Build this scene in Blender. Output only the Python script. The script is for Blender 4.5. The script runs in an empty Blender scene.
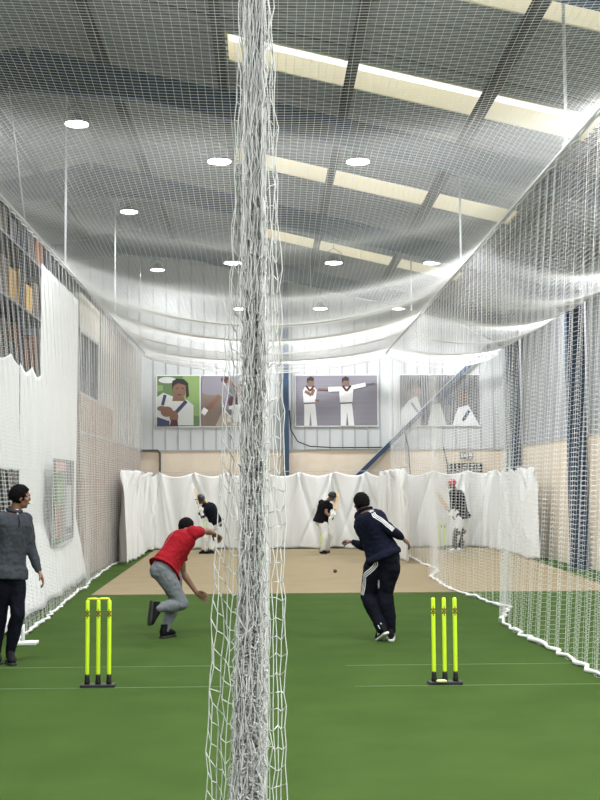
import bpy, math, random
import numpy as np
from mathutils import Vector as V, noise, Matrix
from mathutils.bvhtree import BVHTree
random.seed(7); rng = np.random.default_rng(7)
S = bpy.context.scene; COL = S.collection
pi = math.pi

# ------------------------------------------------ camera
cd = bpy.data.cameras.new('camera'); cam = bpy.data.objects.new('camera', cd); COL.objects.link(cam)
cd.sensor_width = 36; cd.lens = 1175/800*36; cd.clip_start = .05; cd.clip_end = 200
yaw, pitch, roll = math.radians(1.58157), math.radians(4.22504), math.radians(-.35)
fw = V((math.sin(yaw)*math.cos(pitch), math.cos(yaw)*math.cos(pitch), math.sin(pitch)))
rt = V((math.cos(yaw), -math.sin(yaw), 0)); up = rt.cross(fw)
r2 = rt*math.cos(roll)+up*math.sin(roll); u2 = up*math.cos(roll)-rt*math.sin(roll)
cam.matrix_world = Matrix(((r2.x, u2.x, -fw.x, 0), (r2.y, u2.y, -fw.y, 0), (r2.z, u2.z, -fw.z, 1.735), (0, 0, 0, 1)))
S.camera = cam
# ------------------------------------------------ daylight outside (comes in through the roof lights only)
w = bpy.data.worlds.new('world'); S.world = w; w.use_nodes = True
w.node_tree.nodes['Background'].inputs[0].default_value = (.86, .92, 1, 1)
w.node_tree.nodes['Background'].inputs[1].default_value = 4.0
S.view_settings.view_transform = 'Standard'; S.view_settings.look = 'None'
S.view_settings.exposure = -0.55; S.view_settings.gamma = 1; S.view_settings.use_curve_mapping = False
LAMP_W = {-1.5:175, 5.0:140, 11.0:90, 18.3:48, 25.3:23, 31.9:5.5}

# ------------------------------------------------ helpers
def mat(name, col, rough=.6, metal=0, spec=.5, noise_amt=0, nscale=8, bump=0, bscale=40, col2=None, stretch=(1,1,1), emit=0, sheen=0, transl=0):
    m = bpy.data.materials.new(name); m.use_nodes = True; nt = m.node_tree; N = nt.nodes; L = nt.links
    b = N['Principled BSDF']; b.inputs['Roughness'].default_value = rough; b.inputs['Metallic'].default_value = metal
    b.inputs['Specular IOR Level'].default_value = spec
    c = (*col, 1); b.inputs['Base Color'].default_value = c
    if sheen: b.inputs['Sheen Weight'].default_value = sheen
    tc = N.new('ShaderNodeTexCoord'); mp = N.new('ShaderNodeMapping'); mp.inputs['Scale'].default_value = stretch
    L.new(tc.outputs['Object'], mp.inputs['Vector'])
    if noise_amt or col2:
        n = N.new('ShaderNodeTexNoise'); n.inputs['Scale'].default_value = nscale; n.inputs['Detail'].default_value = 6
        L.new(mp.outputs[0], n.inputs['Vector'])
        mx = N.new('ShaderNodeMix'); mx.data_type = 'RGBA'
        c2 = col2 or tuple(max(0, x*(1-noise_amt)) for x in col)
        mx.inputs[6].default_value = c; mx.inputs[7].default_value = (*c2, 1)
        cr = N.new('ShaderNodeMapRange'); cr.inputs[1].default_value = .35; cr.inputs[2].default_value = .65
        L.new(n.outputs['Fac'], cr.inputs[0]); L.new(cr.outputs[0], mx.inputs[0]); L.new(mx.outputs[2], b.inputs['Base Color'])
    if bump:
        n = N.new('ShaderNodeTexNoise'); n.inputs['Scale'].default_value = bscale; n.inputs['Detail'].default_value = 5
        L.new(mp.outputs[0], n.inputs['Vector'])
        bm = N.new('ShaderNodeBump'); bm.inputs['Strength'].default_value = bump; bm.inputs['Distance'].default_value = .02
        L.new(n.outputs['Fac'], bm.inputs['Height']); L.new(bm.outputs[0], b.inputs['Normal'])
    if emit:
        b.inputs['Emission Color'].default_value = c; b.inputs['Emission Strength'].default_value = emit
    if transl:
        t = N.new('ShaderNodeBsdfTranslucent'); t.inputs[0].default_value = c
        ms = N.new('ShaderNodeMixShader'); ms.inputs[0].default_value = transl
        L.new(b.outputs[0], ms.inputs[1]); L.new(t.outputs[0], ms.inputs[2]); L.new(ms.outputs[0], N['Material Output'].inputs[0])
    return m

class MB:
    def __init__(s): s.v = []; s.f = []; s.m = []
    def add(s, vs, fs, mi=0):
        o = len(s.v); s.v += [tuple(p) for p in vs]; s.f += [tuple(i+o for i in f) for f in fs]; s.m += [mi]*len(fs)
    def box(s, lo, hi, mi=0):
        x0,y0,z0 = lo; x1,y1,z1 = hi
        s.add([(x0,y0,z0),(x1,y0,z0),(x1,y1,z0),(x0,y1,z0),(x0,y0,z1),(x1,y0,z1),(x1,y1,z1),(x0,y1,z1)],
              [(3,2,1,0),(4,5,6,7),(0,1,5,4),(1,2,6,5),(2,3,7,6),(3,0,4,7)], mi)
    def beam(s, a, b, wd, ht, upv=(0,0,1), mi=0):
        a, b = V(a), V(b); d = (b-a).normalized(); r = d.cross(V(upv)).normalized(); u = r.cross(d)
        vs = [p+r*i*wd/2+u*j*ht/2 for p in (a,b) for i,j in ((-1,-1),(1,-1),(1,1),(-1,1))]
        s.add(vs, [(0,1,2,3),(7,6,5,4),(0,4,5,1),(1,5,6,2),(2,6,7,3),(3,7,4,0)], mi)
    def ibeam(s, a, b, wd, ht, upv=(0,0,1), t=.016, mi=0):
        a, b = V(a), V(b); d = (b-a).normalized(); r = d.cross(V(upv)).normalized(); u = r.cross(d)
        s.beam(a+u*(ht/2-t/2), b+u*(ht/2-t/2), wd, t, upv, mi); s.beam(a-u*(ht/2-t/2), b-u*(ht/2-t/2), wd, t, upv, mi)
        s.beam(a, b, t*.8, ht-2*t, upv, mi)
    def rings(s, R, cap=True, mi=0, loop=False):
        n = len(R[0]); vs = [p for r in R for p in r]; fs = []
        for i in range(len(R)-1):
            for j in range(n):
                a = i*n+j; b = i*n+(j+1)%n; fs.append((a, b, b+n, a+n))
        if cap: fs.append(tuple(range(n))[::-1]); fs.append(tuple((len(R)-1)*n+j for j in range(n)))
        s.add(vs, fs, mi)
    def tube(s, pts, r, k=8, mi=0, cap=True):
        pts = [V(p) for p in pts]; rs = r if hasattr(r, '__len__') else [r]*len(pts); R = []; A = None
        for i, p in enumerate(pts):
            d = (pts[min(i+1, len(pts)-1)]-pts[max(i-1, 0)]).normalized()
            if A is None: A = d.cross(V((.31,.52,.79))).normalized()
            else: A = (A-d*A.dot(d)).normalized()
            B = d.cross(A); R.append([p+(A*math.cos(2*pi*j/k)+B*math.sin(2*pi*j/k))*rs[i] for j in range(k)])
        s.rings(R, cap, mi)
    def ell(s, c, rad, ax=None, nu=16, nv=10, mi=0, fn=None):
        ax = ax or (V((1,0,0)), V((0,1,0)), V((0,0,1))); c = V(c); vs = []; fs = []
        for i in range(nv+1):
            th = pi*i/nv
            for j in range(nu):
                ph = 2*pi*j/nu; l = V((math.sin(th)*math.cos(ph), math.sin(th)*math.sin(ph), math.cos(th)))
                k = fn(l) if fn else 1
                vs.append(c+ax[0]*l.x*rad[0]*k+ax[1]*l.y*rad[1]*k+ax[2]*l.z*rad[2]*k)
        for i in range(nv):
            for j in range(nu):
                a = i*nu+j; b = i*nu+(j+1)%nu; fs.append((a, a+nu, b+nu, b))
        s.add(vs, fs, mi)
    def build(s, name, mats, parent=None, smooth=False, bevel=0):
        me = bpy.data.meshes.new(name); me.from_pydata(s.v, [], s.f); me.update()
        return link(name, me, mats, parent, smooth, s.m, bevel)

def link(name, me, mats, parent=None, smooth=False, mi=None, bevel=0):
    o = bpy.data.objects.new(name, me); COL.objects.link(o)
    for m in (mats if isinstance(mats, (list, tuple)) else [mats]): me.materials.append(m)
    if mi is not None: me.polygons.foreach_set('material_index', mi)
    if smooth: me.polygons.foreach_set('use_smooth', [True]*len(me.polygons))
    if parent: o.parent = parent
    if bevel:
        b = o.modifiers.new('bevel', 'BEVEL'); b.width = bevel; b.segments = 2; b.limit_method = 'ANGLE'
    return o

def remeshed(mb, name, mats, parent, voxel, smooth_it=3, disp=None):
    me = bpy.data.meshes.new(name+'_raw'); me.from_pydata(mb.v, [], mb.f); me.update()
    o = bpy.data.objects.new(name+'_raw', me); COL.objects.link(o)
    r = o.modifiers.new('r', 'REMESH'); r.mode = 'VOXEL'; r.voxel_size = voxel
    if smooth_it:
        q = o.modifiers.new('s', 'SMOOTH'); q.factor = .5; q.iterations = smooth_it
    dg = bpy.context.evaluated_depsgraph_get()
    nm = bpy.data.meshes.new_from_object(o.evaluated_get(dg)); nm.name = name
    bpy.data.objects.remove(o); bpy.data.meshes.remove(me); nm.materials.clear()
    if disp:
        for v, n in [(v, v.normal.copy()) for v in nm.vertices]: v.co += n*disp(v.co)
        nm.update()
    return link(name, nm, mats, parent, True)

def tag(o, label=None, cat=None, group=None, kind=None):
    for k, x in (('label', label), ('category', cat), ('group', group), ('kind', kind)):
        if x: o[k] = x
    return o
def thing(name, label, cat, loc=(0,0,0), group=None, rz=0):
    o = bpy.data.objects.new(name, None); COL.objects.link(o); o.location = loc; o.rotation_euler = (0,0,rz); o.empty_display_size = .1
    return tag(o, label, cat, group)
def copy_tree(o, parent=None):
    c = o.copy(); COL.objects.link(c); c.parent = parent
    for ch in list(o.children): copy_tree(ch, c)
    return c
def structure(o): o['kind'] = 'structure'; return o

def np_mesh(name, Vs, Fs, mats, parent=None, smooth=False):
    me = bpy.data.meshes.new(name); nv, nf = len(Vs), len(Fs)
    me.vertices.add(nv); me.vertices.foreach_set('co', Vs.astype(np.float32).ravel())
    me.loops.add(nf*4); me.loops.foreach_set('vertex_index', Fs.astype(np.int32).ravel())
    me.polygons.add(nf); me.polygons.foreach_set('loop_start', np.arange(0, nf*4, 4, dtype=np.int32))
    me.update(calc_edges=True); me.validate()
    return link(name, me, mats, parent, smooth)
def strands(P, r, keep=None):
    n, m, _ = P.shape; T = np.gradient(P, axis=1); T /= np.linalg.norm(T, axis=2, keepdims=True)+1e-9
    A = np.cross(T, [.31,.52,.79]); A /= np.linalg.norm(A, axis=2, keepdims=True)+1e-9; B = np.cross(T, A)
    Vs = np.stack([P+r*(A*math.cos(a)+B*math.sin(a)) for a in (0, 2*pi/3, 4*pi/3)], 2).reshape(-1, 3)
    idx = np.arange(n*m*3).reshape(n, m, 3); F = []
    for k in range(3):
        F.append(np.stack([idx[:, :-1, k], idx[:, :-1, (k+1) % 3], idx[:, 1:, (k+1) % 3], idx[:, 1:, k]], -1).reshape(-1, 4))
    return Vs, np.concatenate(F)
def net_mesh(name, P, r, m, parent=None):
    V1, F1 = strands(P, r); V2, F2 = strands(np.swapaxes(P, 0, 1), r)
    return np_mesh(name, np.concatenate([V1, V2]), np.concatenate([F1, F2+len(V1)]), m, parent, True)
def snoise(x, seed, n=6, base=1.0):
    g = np.random.default_rng(seed); out = np.zeros_like(x, dtype=float)
    for k in range(n): out += g.uniform(.5, 1)*np.sin(x*base*g.uniform(.6, 2.4)+g.uniform(0, 6.28))
    return out/n
# ------------------------------------------------ materials
M = {}
M['turf'] = mat('turf', (.057,.102,.023), .95, spec=.05, col2=(.047,.088,.019), nscale=1.3, bump=.5, bscale=260)
M['mat'] = mat('beige_carpet', (.30,.245,.155), .95, spec=.05, col2=(.275,.225,.14), nscale=1.5, bump=.3, bscale=200)
M['line'] = mat('faded_line', (.12,.19,.085), .9)
M['cream'] = mat('cream_blockwork', (.66,.57,.45), .8, noise_amt=.07, nscale=3, bump=.15, bscale=30)
M['clad'] = mat('grey_cladding', (.47,.49,.49), .5, noise_amt=.06, nscale=2, stretch=(1,1,.2))
M['seam'] = mat('cladding_seam', (.33,.34,.35), .5)
M['brown'] = mat('brown_brick', (.36,.28,.22), .9, col2=(.26,.20,.16), nscale=9, bump=.4, bscale=25)
M['greige'] = mat('greige_cladding', (.50,.47,.41), .7, noise_amt=.1, nscale=3)
M['dark2'] = mat('dark_store_wall', (.07,.07,.075), .7)
M['dark'] = mat('dark_opening', (.03,.03,.035), .6)
M['roof'] = mat('roof_sheet', (.21,.23,.245), .55, noise_amt=.12, nscale=1.2, stretch=(1,3,1))
M['well'] = mat('cream_well', (.80,.72,.55), .6)
M['pane'] = mat('skylight_pane', (.95,.93,.86), .5, transl=.85)
M['purlin'] = mat('purlin_steel', (.022,.021,.020), .6)
M['rafter'] = mat('rafter_blue', (.03,.065,.115), .5)
M['cladr'] = mat('shaded_cladding', (.33,.34,.35), .5, noise_amt=.06, nscale=2)  # same cladding for the right wall, its weaker light put into the colour
M['col'] = mat('column_blue', (.016,.042,.088), .5)
M['net'] = mat('white_twine', (.82,.82,.80), .7, transl=.12)
M['rope'] = mat('white_rope', (.82,.82,.80), .8, bump=.5, bscale=90)
M['sheet'] = mat('white_sheet', (.76,.765,.75), .85, bump=.15, bscale=18, transl=.04)
M['rail'] = mat('galvanised_rail', (.45,.46,.47), .45, metal=.3)
M['blackp'] = mat('black_plastic', (.012,.012,.014), .5)

def zr(x): return 7.98-.23*x if x > -3.7 else 8.831-.23*(-3.7-x)
XL, XR, YN, YB = -7.4, 6.75, -5.0, 33.5
# floor
b = MB(); b.box((XL-.3, YN-.3, -.12), (XR+.3, YB+.3, 0)); structure(b.build('floor', M['turf']))
b = MB(); pts = [(-2.87,19.3),(5.75,19.3),(6.45,32.95),(-3.15,32.95)]
b.add([(x,y,.0) for x,y in pts]+[(x,y,.01) for x,y in pts], [(4,5,6,7),(0,1,5,4),(1,2,6,5),(2,3,7,6),(3,0,4,7)])
tag(b.build('pitch_mat', M['mat']), 'beige carpet batting mat laid over the green turf at the far end', 'mat')
for (x0, x1, y) in ((-2.9,-.35,10.42), (.75,3.0,10.36), (-2.75,-.35,11.62), (.75,3.0,11.56)):
    b = MB(); b.box((x0, y-.008, 0), (x1, y+.008, .0025)); structure(b.build('crease_line', M['line']))
# back wall: dado, cladding
def clad_wall(name, mp, s0, s1, z0, ztop, m, step=.36, th=.1):
    b = MB(); n = max(1, round((s1-s0)/.5)); ss = [s0+(s1-s0)*i/n for i in range(n+1)]
    for a, c in zip(ss[:-1], ss[1:]):
        v = [mp(a,0,z0), mp(c,0,z0), mp(c,0,ztop(c)), mp(a,0,ztop(a)), mp(a,th,z0), mp(c,th,z0), mp(c,th,ztop(c)), mp(a,th,ztop(a))]
        b.add(v, [(0,1,2,3),(7,6,5,4),(3,2,6,7),(0,4,5,1)])
    s = s0+step/2
    while s < s1:
        zt = ztop(s)-.01
        v = [mp(s+i*.016, -.022*j, z) for z in (z0, zt) for i, j in ((-1.4,0),(-1,1),(1,1),(1.4,0))]
        b.add(v, [(0,1,5,4),(1,2,6,5),(2,3,7,6)], 1); s += step
    return structure(b.build(name, [m, M['seam']]))
clad_wall('wall_back', lambda s,d,z: (s, YB+d, z), XL, XR, 2.77, lambda s: zr(s)+.02, M['clad'])
b = MB(); b.box((XL, YB-.06, 0), (XR, YB+.2, 2.77)); b.box((XL, YB-.09, 2.77), (XR, YB-.0, 2.80), 1)
o = b.build('wall_back_dado', [M['cream'], M['seam']]); structure(o)
clad_wall('wall_right', lambda s,d,z: (XR+d, s, z), YN, YB, 2.77, lambda s: zr(XR)+.05, M['cladr'])
b = MB(); b.box((XR-.06, YN, 0), (XR+.2, YB-.06, 2.77)); b.box((XR-.09, YN, 2.77), (XR, YB-.09, 2.80), 1)
structure(b.build('wall_right_dado', [M['cream'], M['seam']]))
clad_wall('wall_left', lambda s,d,z: (XL-d, s, z), YN, YB, 0, lambda s: zr(XL)+.05, M['dark2'])
clad_wall('wall_front', lambda s,d,z: (s, YN-d, z), XL, XR, 0, lambda s: zr(s)+.02, M['clad'])
# inner partition on the left
b = MB(); b.box((-3.78, 22.8, 0), (-3.62, YB-.06, 2.8)); b.box((-3.78, 22.8, 2.8), (-3.62, 27.6, 3.55)); b.box((-3.61, 22.8, 2.8), (-3.62, YB-.09, 2.84), 1)
structure(b.build('wall_partition_brick', [M['brown'], M['seam']]))
b = MB()
b.box((-3.76, 27.6, 2.8), (-3.64, YB-.01, 5.55)); b.box((-3.76, 25.3, 3.55), (-3.64, 27.6, 5.55)); b.box((-3.76, 22.8, 4.85), (-3.64, 25.3, 5.55))
y = 25.5
while y < YB: b.box((-3.64, y, 2.84 if y > 27.6 else 3.55), (-3.62, y+.03, 5.55), 1); y += .36
structure(b.build('wall_partition', [M['greige'], M['seam']]))
b = MB(); b.box((-3.76, 22.8, 3.55), (-3.70, 25.3, 4.85)); fr = MB()
for y in (22.8, 24.0, 25.24): fr.box((-3.70, y, 3.55), (-3.64, y+.06, 4.85))
for z in (3.55, 4.79): fr.box((-3.70, 22.8, z), (-3.64, 25.3, z+.06))
t = thing('window_1', None, None, (0,0,0)); structure(t); b.build('pane', M['dark'], t); fr.build('window_frame', M['seam'], t)

# roof sheet with cross ribs, interrupted by the skylights
SKY = [(5.2,6.2), (12.35,13.35), (16.1,17.1), (21.65,22.7), (28.0,29.05)]  # nearest strip lies out of view, included for the daylight it lets in
SX0, SX1 = -.55, 4.72
def ribbed(b, x0, x1, y0, y1):
    y = y0; L = []
    while y < y1-.01:
        for dy, dz in ((0,0),(.13,0),(.15,-.03),(.22,-.03)):
            if y+dy < y1: L.append((y+dy, dz))
        y += .24
    L.append((y1, 0)); nx = 2; xs = [x0, x1]
    vs = [(x, yy, zr(x if x > -3.69 or x0 < -3.71 else -3.6999)+dz) for yy, dz in L for x in xs]
    b.add(vs, [(2*i, 2*i+2, 2*i+3, 2*i+1) for i in range(len(L)-1)])
b = MB(); ys = [YN]+[v for s in SKY for v in s]+[YB]
for k in range(0, len(ys), 2): ribbed(b, -3.7, XR+.1, ys[k], ys[k+1])
for (a, c) in SKY: ribbed(b, -3.7, SX0, a, c); ribbed(b, SX1, XR+.1, a, c)
ribbed(b, XL-.1, -3.7, YN, YB)
b.beam((-3.7, YN, 8.80), (-3.7, YB, 8.80), .34, .10)
# sheet laps
for y in [v+1.9 for v in (-4,-1.5,1,7.5,9.5,13.6,17.9,23.4,29.6)]:
    b.add([(-3.68, y, zr(-3.68)-.034), (XR, y, zr(XR)-.034), (XR, y+.05, zr(XR)-.034), (-3.68, y+.05, zr(-3.68)-.034)], [(0,3,2,1)], 1)
o = b.build('ceiling', [M['roof'], M['purlin']]); structure(o)
for i, (a, c) in enumerate(SKY):
    t = thing('window_%d' % (i+2), None, None, (0,0,0)); structure(t)
    f = MB(); h = .27; e = .04
    for (x0, x1, y0, y1) in ((SX0-e,SX1+e,a-e,a), (SX0-e,SX1+e,c,c+e), (SX0-e,SX0,a,c), (SX1,SX1+e,a,c)):
        vs = [(x, y, zr(x)+z) for z in (-.02, h) for x, y in ((x0,y0),(x1,y0),(x1,y1),(x0,y1))]
        f.add(vs, [(3,2,1,0),(4,5,6,7),(0,1,5,4),(1,2,6,5),(2,3,7,6),(3,0,4,7)])
    f.build('skylight_well', M['well'], t)
    p = MB(); vs = [(x, y, zr(x)+z) for z in (h, h+.02) for x, y in ((SX0-e,a-e),(SX1+e,a-e),(SX1+e,c+e),(SX0-e,c+e))]
    p.add(vs, [(3,2,1,0),(4,5,6,7),(0,1,5,4),(1,2,6,5),(2,3,7,6),(3,0,4,7)]); p.build('pane', M['pane'], t)
for x in (-6.6, -4.84, -2.56, -.68, 1.2, 3.08, 4.96, 6.5):
    b = MB(); z = zr(x)-.045; b.ibeam((x, YN, z-.1), (x, YB, z-.1), .12, .2, (0,0,1), .02); structure(b.build('purlin', M['purlin']))
RY = (-1.6, 4.9, 11.4, 17.95, 24.5, 30.9)
for y in RY:
    b = MB(); dz = -.26-.21
    b.ibeam((-3.7, y, zr(-3.7)+dz), (XR-.3, y, zr(XR-.3)+dz), .19, .42, (0,0,1), .025)
    b.ibeam((-3.7, y, zr(-3.7)+dz), (XL+.02, y, zr(XL)+dz), .19, .42, (0,0,1), .025)
    # haunches at the ridge and the eave
    b.add([(-3.7+dx, y+yy, z) for yy in (-.01,.01) for dx, z in ((-1.7, zr(-5.4)-.66),(0, zr(-3.7)-.68),(0, zr(-3.7)-.92),)]+
          [(-3.7+dx, y+yy, z) for yy in (-.01,.01) for dx, z in ((1.7, zr(-2.0)-.66),(0, zr(-3.7)-.68),(0, zr(-3.7)-.92),)],
          [(0,1,2),(5,4,3),(0,3,4,1),(1,4,5,2),(2,5,3,0),(6,8,7),(9,10,11),(6,7,10,9),(7,8,11,10),(8,6,9,11)])
    b.beam((-5.4, y, zr(-5.4)-.68), (-3.7, y, zr(-3.7)-.92), .19, .025); b.beam((-2.0, y, zr(-2.0)-.68), (-3.7, y, zr(-3.7)-.92), .19, .025)
    b.beam((5.0, y, zr(5.0)-.68), (XR-.38, y, 5.35), .19, .025)
    b.add([(5.0, y-.01, zr(5)-.67), (XR-.38, y-.01, 5.36), (XR-.38, y-.01, zr(XR-.38)-.6), (5.0, y+.01, zr(5)-.67), (XR-.38, y+.01, 5.36), (XR-.38, y+.01, zr(XR-.38)-.6)], [(0,1,2),(5,4,3),(0,3,4,1),(1,4,5,2),(2,5,3,0)])
    structure(b.build('rafter', M['rafter']))
for y in RY[2:]:   # wall columns on the right
    b = MB(); b.ibeam((XR-.27, y, 0), (XR-.27, y, zr(XR-.2)-.62), .2, .36, (1,0,0), .03); b.box((XR-.5, y-.14, 0), (XR-.07, y+.14, .02))
    structure(b.build('steel_column', M['col']))
b = MB(); b.ibeam((.52, YB-.2, 0), (.52, YB-.2, zr(.52)-.1), .16, .22, (0,1,0), .02); structure(b.build('steel_column', M['col']))
b = MB(); b.beam((2.3, YB-.2, 1.8), (6.35, YB-.2, 5.75), .12, .16, (0,1,0)); b.beam((2.3, YB-.27, 1.9), (6.35, YB-.27, 5.85), .02, .05, (0,1,0), 1)
structure(b.build('diagonal_brace', [M['col'], M['clad']]))
b = MB(); b.tube([(-3.05, YB-.12, 0), (-3.05, YB-.12, 2.72), (-3.12, YB-.12, 2.79), (-3.6, YB-.12, 2.79)], .028); structure(b.build('wall_pipe', M['dark2']))
b = MB(); b.tube([(.62, YB-.12, 3.9), (.66, YB-.12, 3.35), (.85, YB-.12, 3.02), (1.2, YB-.12, 2.88), (1.9, YB-.12, 2.84), (3.5, YB-.12, 2.84)], .018); structure(b.build('wall_cable', M['blackp']))
b = MB(); b.tube([(5.0, YB-.12, 2.85), (5.12, YB-.12, 2.3), (5.12, YB-.12, .1)], .02); b.tube([(3.9,YB-.12,3.3),(4.0,YB-.12,2.85),(4.05,YB-.12,2.0)], .02); structure(b.build('wall_cable', M['blackp']))

# ------------------------------------------------ tracks, hanging rods, lamps
def canopy_sag(y):
    return np.interp(y, [5,9,12,16,20,25,29,32.5], [.05,.2,.5,.8,.85,.65,.5,.32])
YT = 32.75
t = thing('net_track', 'long grey steel rail along the left net top', 'rail', (-3.44,0,5.5)); b = MB()
b.tube([(0,6,.0),(0,YT,.0)], .03); b.build('rail', M['rail'], t)
t = thing('net_track', 'long grey steel rail sloping down from upper right corner over the right net', 'rail', (3.35,0,5.5)); b = MB()
b.tube([(0,6,.0),(0,YT,.0)], .035); b.build('rail', M['rail'], t)
b = MB(); b.tube([(-3.44,YT,5.5)]+[(-.05+3.4*u, YT, 5.5-.32*(1-u*u)) for u in (-.8,-.5,-.2,.1,.4,.7)]+[(3.35,YT,5.5)], .012)
tag(b.build('end_cable', M['rail']), 'thin sagging cable across the far end of the net roof', 'cable')
cy = np.linspace(1.5, YT-.05, 26)
b = MB(); b.tube([(-.045, float(y), float(5.45-canopy_sag(y))) for y in cy], .012)
tag(b.build('centre_cable', M['rail']), 'thin cable above the middle divider net between the two lanes', 'cable')
rods = [(-3.44,19.9,'pale rod hanging from roof to left rail, nearest the camera'), (-3.44,26.4,'pale rod hanging from roof to left rail, second from the front'), (-3.44,31.5,'pale rod hanging from roof to left rail near the back wall'),
        (3.35,12.8,'pale rod hanging from roof to right rail at upper right'), (3.35,20.0,'pale rod hanging from roof to right rail, middle one'), (3.35,27.0,'pale rod hanging from roof to right rail, farthest one')]
for x, y, l in rods:
    b = MB(); b.tube([(x, y, 5.53), (x, y, zr(x)-.03)], .02); b.box((x-.04,y-.04,5.47), (x+.04,y+.04,5.545)); tag(b.build('hanging_rod', M['clad']), l, 'rod', 'rods holding up the net rails')
b = MB(); b.tube([(1.12, 30, 5.2), (1.12, 30, zr(1.12)-.03)], .012); tag(b.build('hanging_rod', M['clad']), 'thin pale rod hanging from roof above the right lane net', 'rod', 'rods holding up the net rails')
b = MB(); b.tube([(-3.44, 16.6, 5.5), (-4.0, 17.95, zr(-4.0)-.8)], .01); tag(b.build('stay_wire', M['clad']), 'slanting stay wire from the left rail up to the roof', 'cable')

M['lamp'] = mat('lamp_lens', (1,1,1), .3, emit=14); M['lampbody'] = mat('lamp_body', (.09,.09,.10), .4)
lens = []
def make_lamp():
    t = thing('high_bay_lamp', 'x', 'lamp'); b = MB()
    prof = [(.05,.16),(.09,.13),(.12,.04),(.19,.01),(.20,-.02),(.185,-.02)]
    b.rings([[(r*math.cos(2*pi*k/24), r*math.sin(2*pi*k/24), z) for k in range(24)] for r, z in prof]); b.build('housing', M['lampbody'], t, True)
    b = MB(); b.rings([[(r*math.cos(2*pi*k/24), r*math.sin(2*pi*k/24), z) for k in range(24)] for r, z in ((.183,-.015),(.183,-.03),(.12,-.045))]); b.build('lens', M['lamp'], t, True)
    b = MB(); b.tube([(-.19,0,.02),(-.17,0,.2),(0,0,.3),(.17,0,.2),(.19,0,.02)], .008, 6); b.build('bracket', M['lampbody'], t, True)
    return t
lamp0 = make_lamp(); first = True
LX = (-3.0,-.75,1.45,3.6); rows = {18.3: 6.9, 25.3: 6.62, 31.9: 6.62}
lbl = {(18.3,0):'round high bay lamp far up left, nearest row', (18.3,1):'round high bay lamp just left of the gathered divider net, nearest row', (18.3,2):'round high bay lamp with bracket, nearest row, right of the divider net', (18.3,3):'brightest round high bay lamp at right, nearest row',
       (25.3,0):'small round high bay lamp at left, middle row', (25.3,1):'round high bay lamp beside the divider net, middle row', (25.3,2):'round high bay lamp above right lane, middle row', (25.3,3):'round high bay lamp by the right rail, middle row',
       (31.9,0):'round high bay lamp at left end of farthest row', (31.9,1):'tiny round high bay lamp behind the divider net, farthest row', (31.9,2):'tiny round high bay lamp over right lane, farthest row', (31.9,3):'tiny round high bay lamp by right rail, farthest row'}
for y in (-1.5, 5.0, 11.0, 18.3, 25.3, 31.9):
    for i, x in enumerate(LX+(5.7,)):
        z = rows.get(y, 6.9)
        if i == 0 and y in rows: z = {18.3:7.5, 25.3:7.75, 31.9:7.7}[y]
        if i == 3 and y == 18.3: z = 6.72
        if i == 4: z = 6.1
        if y < 12: z = min(7.0, zr(x)-.9)
        o = lamp0 if first else copy_tree(lamp0); first = False; o.location = (x, y, z)
        o['label'] = lbl.get((y, i), 'round high bay lamp over the third lane at far right' if i == 4 else 'round high bay lamp behind or above the viewer, out of sight'); o['group'] = 'high bay lamps'
        c = MB(); c.tube([(0,0,.3),(0,0,zr(x)-z-.04)], .008, 6); c.build('drop_cord', M['lampbody'], o)
        ld = bpy.data.lights.new('lamp_light', 'AREA'); ld.shape = 'DISK'; ld.size = .34; ld.energy = LAMP_W[y]; ld.color = (.97,.985,1)
        lo = bpy.data.objects.new('lamp_light', ld); COL.objects.link(lo); lo.parent = o; lo.location = (0,0,-.06)
# ------------------------------------------------ nets
NR = .0018
def lane_net(name, xtop, xbot, y0, y1, zt, label, seed, fold=.05, per=.36, spacing=.065, hem_w=None, ztop_fn=None):
    n = int((y1-y0)/spacing); Y = np.linspace(y0, y1, n); m = int(zt/.048); Z = np.linspace(0, 1, m)
    xb = xbot(Y); ph = 2*pi*Y/per+2*snoise(Y, seed, base=1.5)
    fx = fold*np.sin(ph)*(1+.5*snoise(Y, seed+1, base=2)); slow = .05*snoise(Y, seed+2, base=1.2)
    ztop = zt if ztop_fn is None else ztop_fn(Y)
    P = np.zeros((n, m, 3))
    for j, t in enumerate(Z):
        k = t; P[:, j, 0] = xb*(1-k)+xtop*k+fx*(.35+.65*np.sin(pi*min(1, t*1.15+.12)))+slow*(1-t)
        P[:, j, 1] = Y+.012*np.cos(ph)+.02*snoise(Y+t*3, seed+3, base=2)*(1-t)
        P[:, j, 2] = .03+(ztop-.03)*t - .03*np.abs(np.sin(ph))*(1-t*.4)+.018*(1 if j else 0)
    P[:, :, 2] = np.maximum(P[:, :, 2], .012)
    t = thing(name, label, 'net', (0,0,0), None)
    net_mesh('netting', P, .00145, M['net'], t)
    return t, P
def hem(P, parent, r=.016, name='hem_rope', seed=3, m=None, amp=.02, zmin=0.016):
    b = MB(); pts = [V(P[i]) for i in range(0, len(P), 3)]; g = random.Random(seed)
    pts = [V((p.x+g.uniform(-amp, amp), p.y, max(zmin, p.z+g.uniform(-.004, amp)))) for p in pts]
    b.tube(pts, [r*g.uniform(.7,1.5) for _ in pts], 6); return b.build(name, m or M['rope'], parent, True)
tl, PL = lane_net('side_net', -3.44, lambda Y: np.interp(Y, [13,14,25,33], [-2.82,-2.86,-3.45,-3.54]), 13.3, 32.6, 5.46, 'white cricket netting hanging down the left side of the left lane', 11)
hem(PL[:, 0], tl)
hem(PL[:, -1], tl, .008, 'header_rope', amp=0, zmin=0)
xr = lambda Y: np.interp(Y, [10,11,12,13.3,15,15.8,16.6,17.4,19.4,21,22.6,23.5,24.5,26.3,32], [2.97,2.99,2.98,2.94,2.93,3.12,3.42,3.28,3.06,3.05,3.09,3.35,3.5,3.42,3.5])
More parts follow.
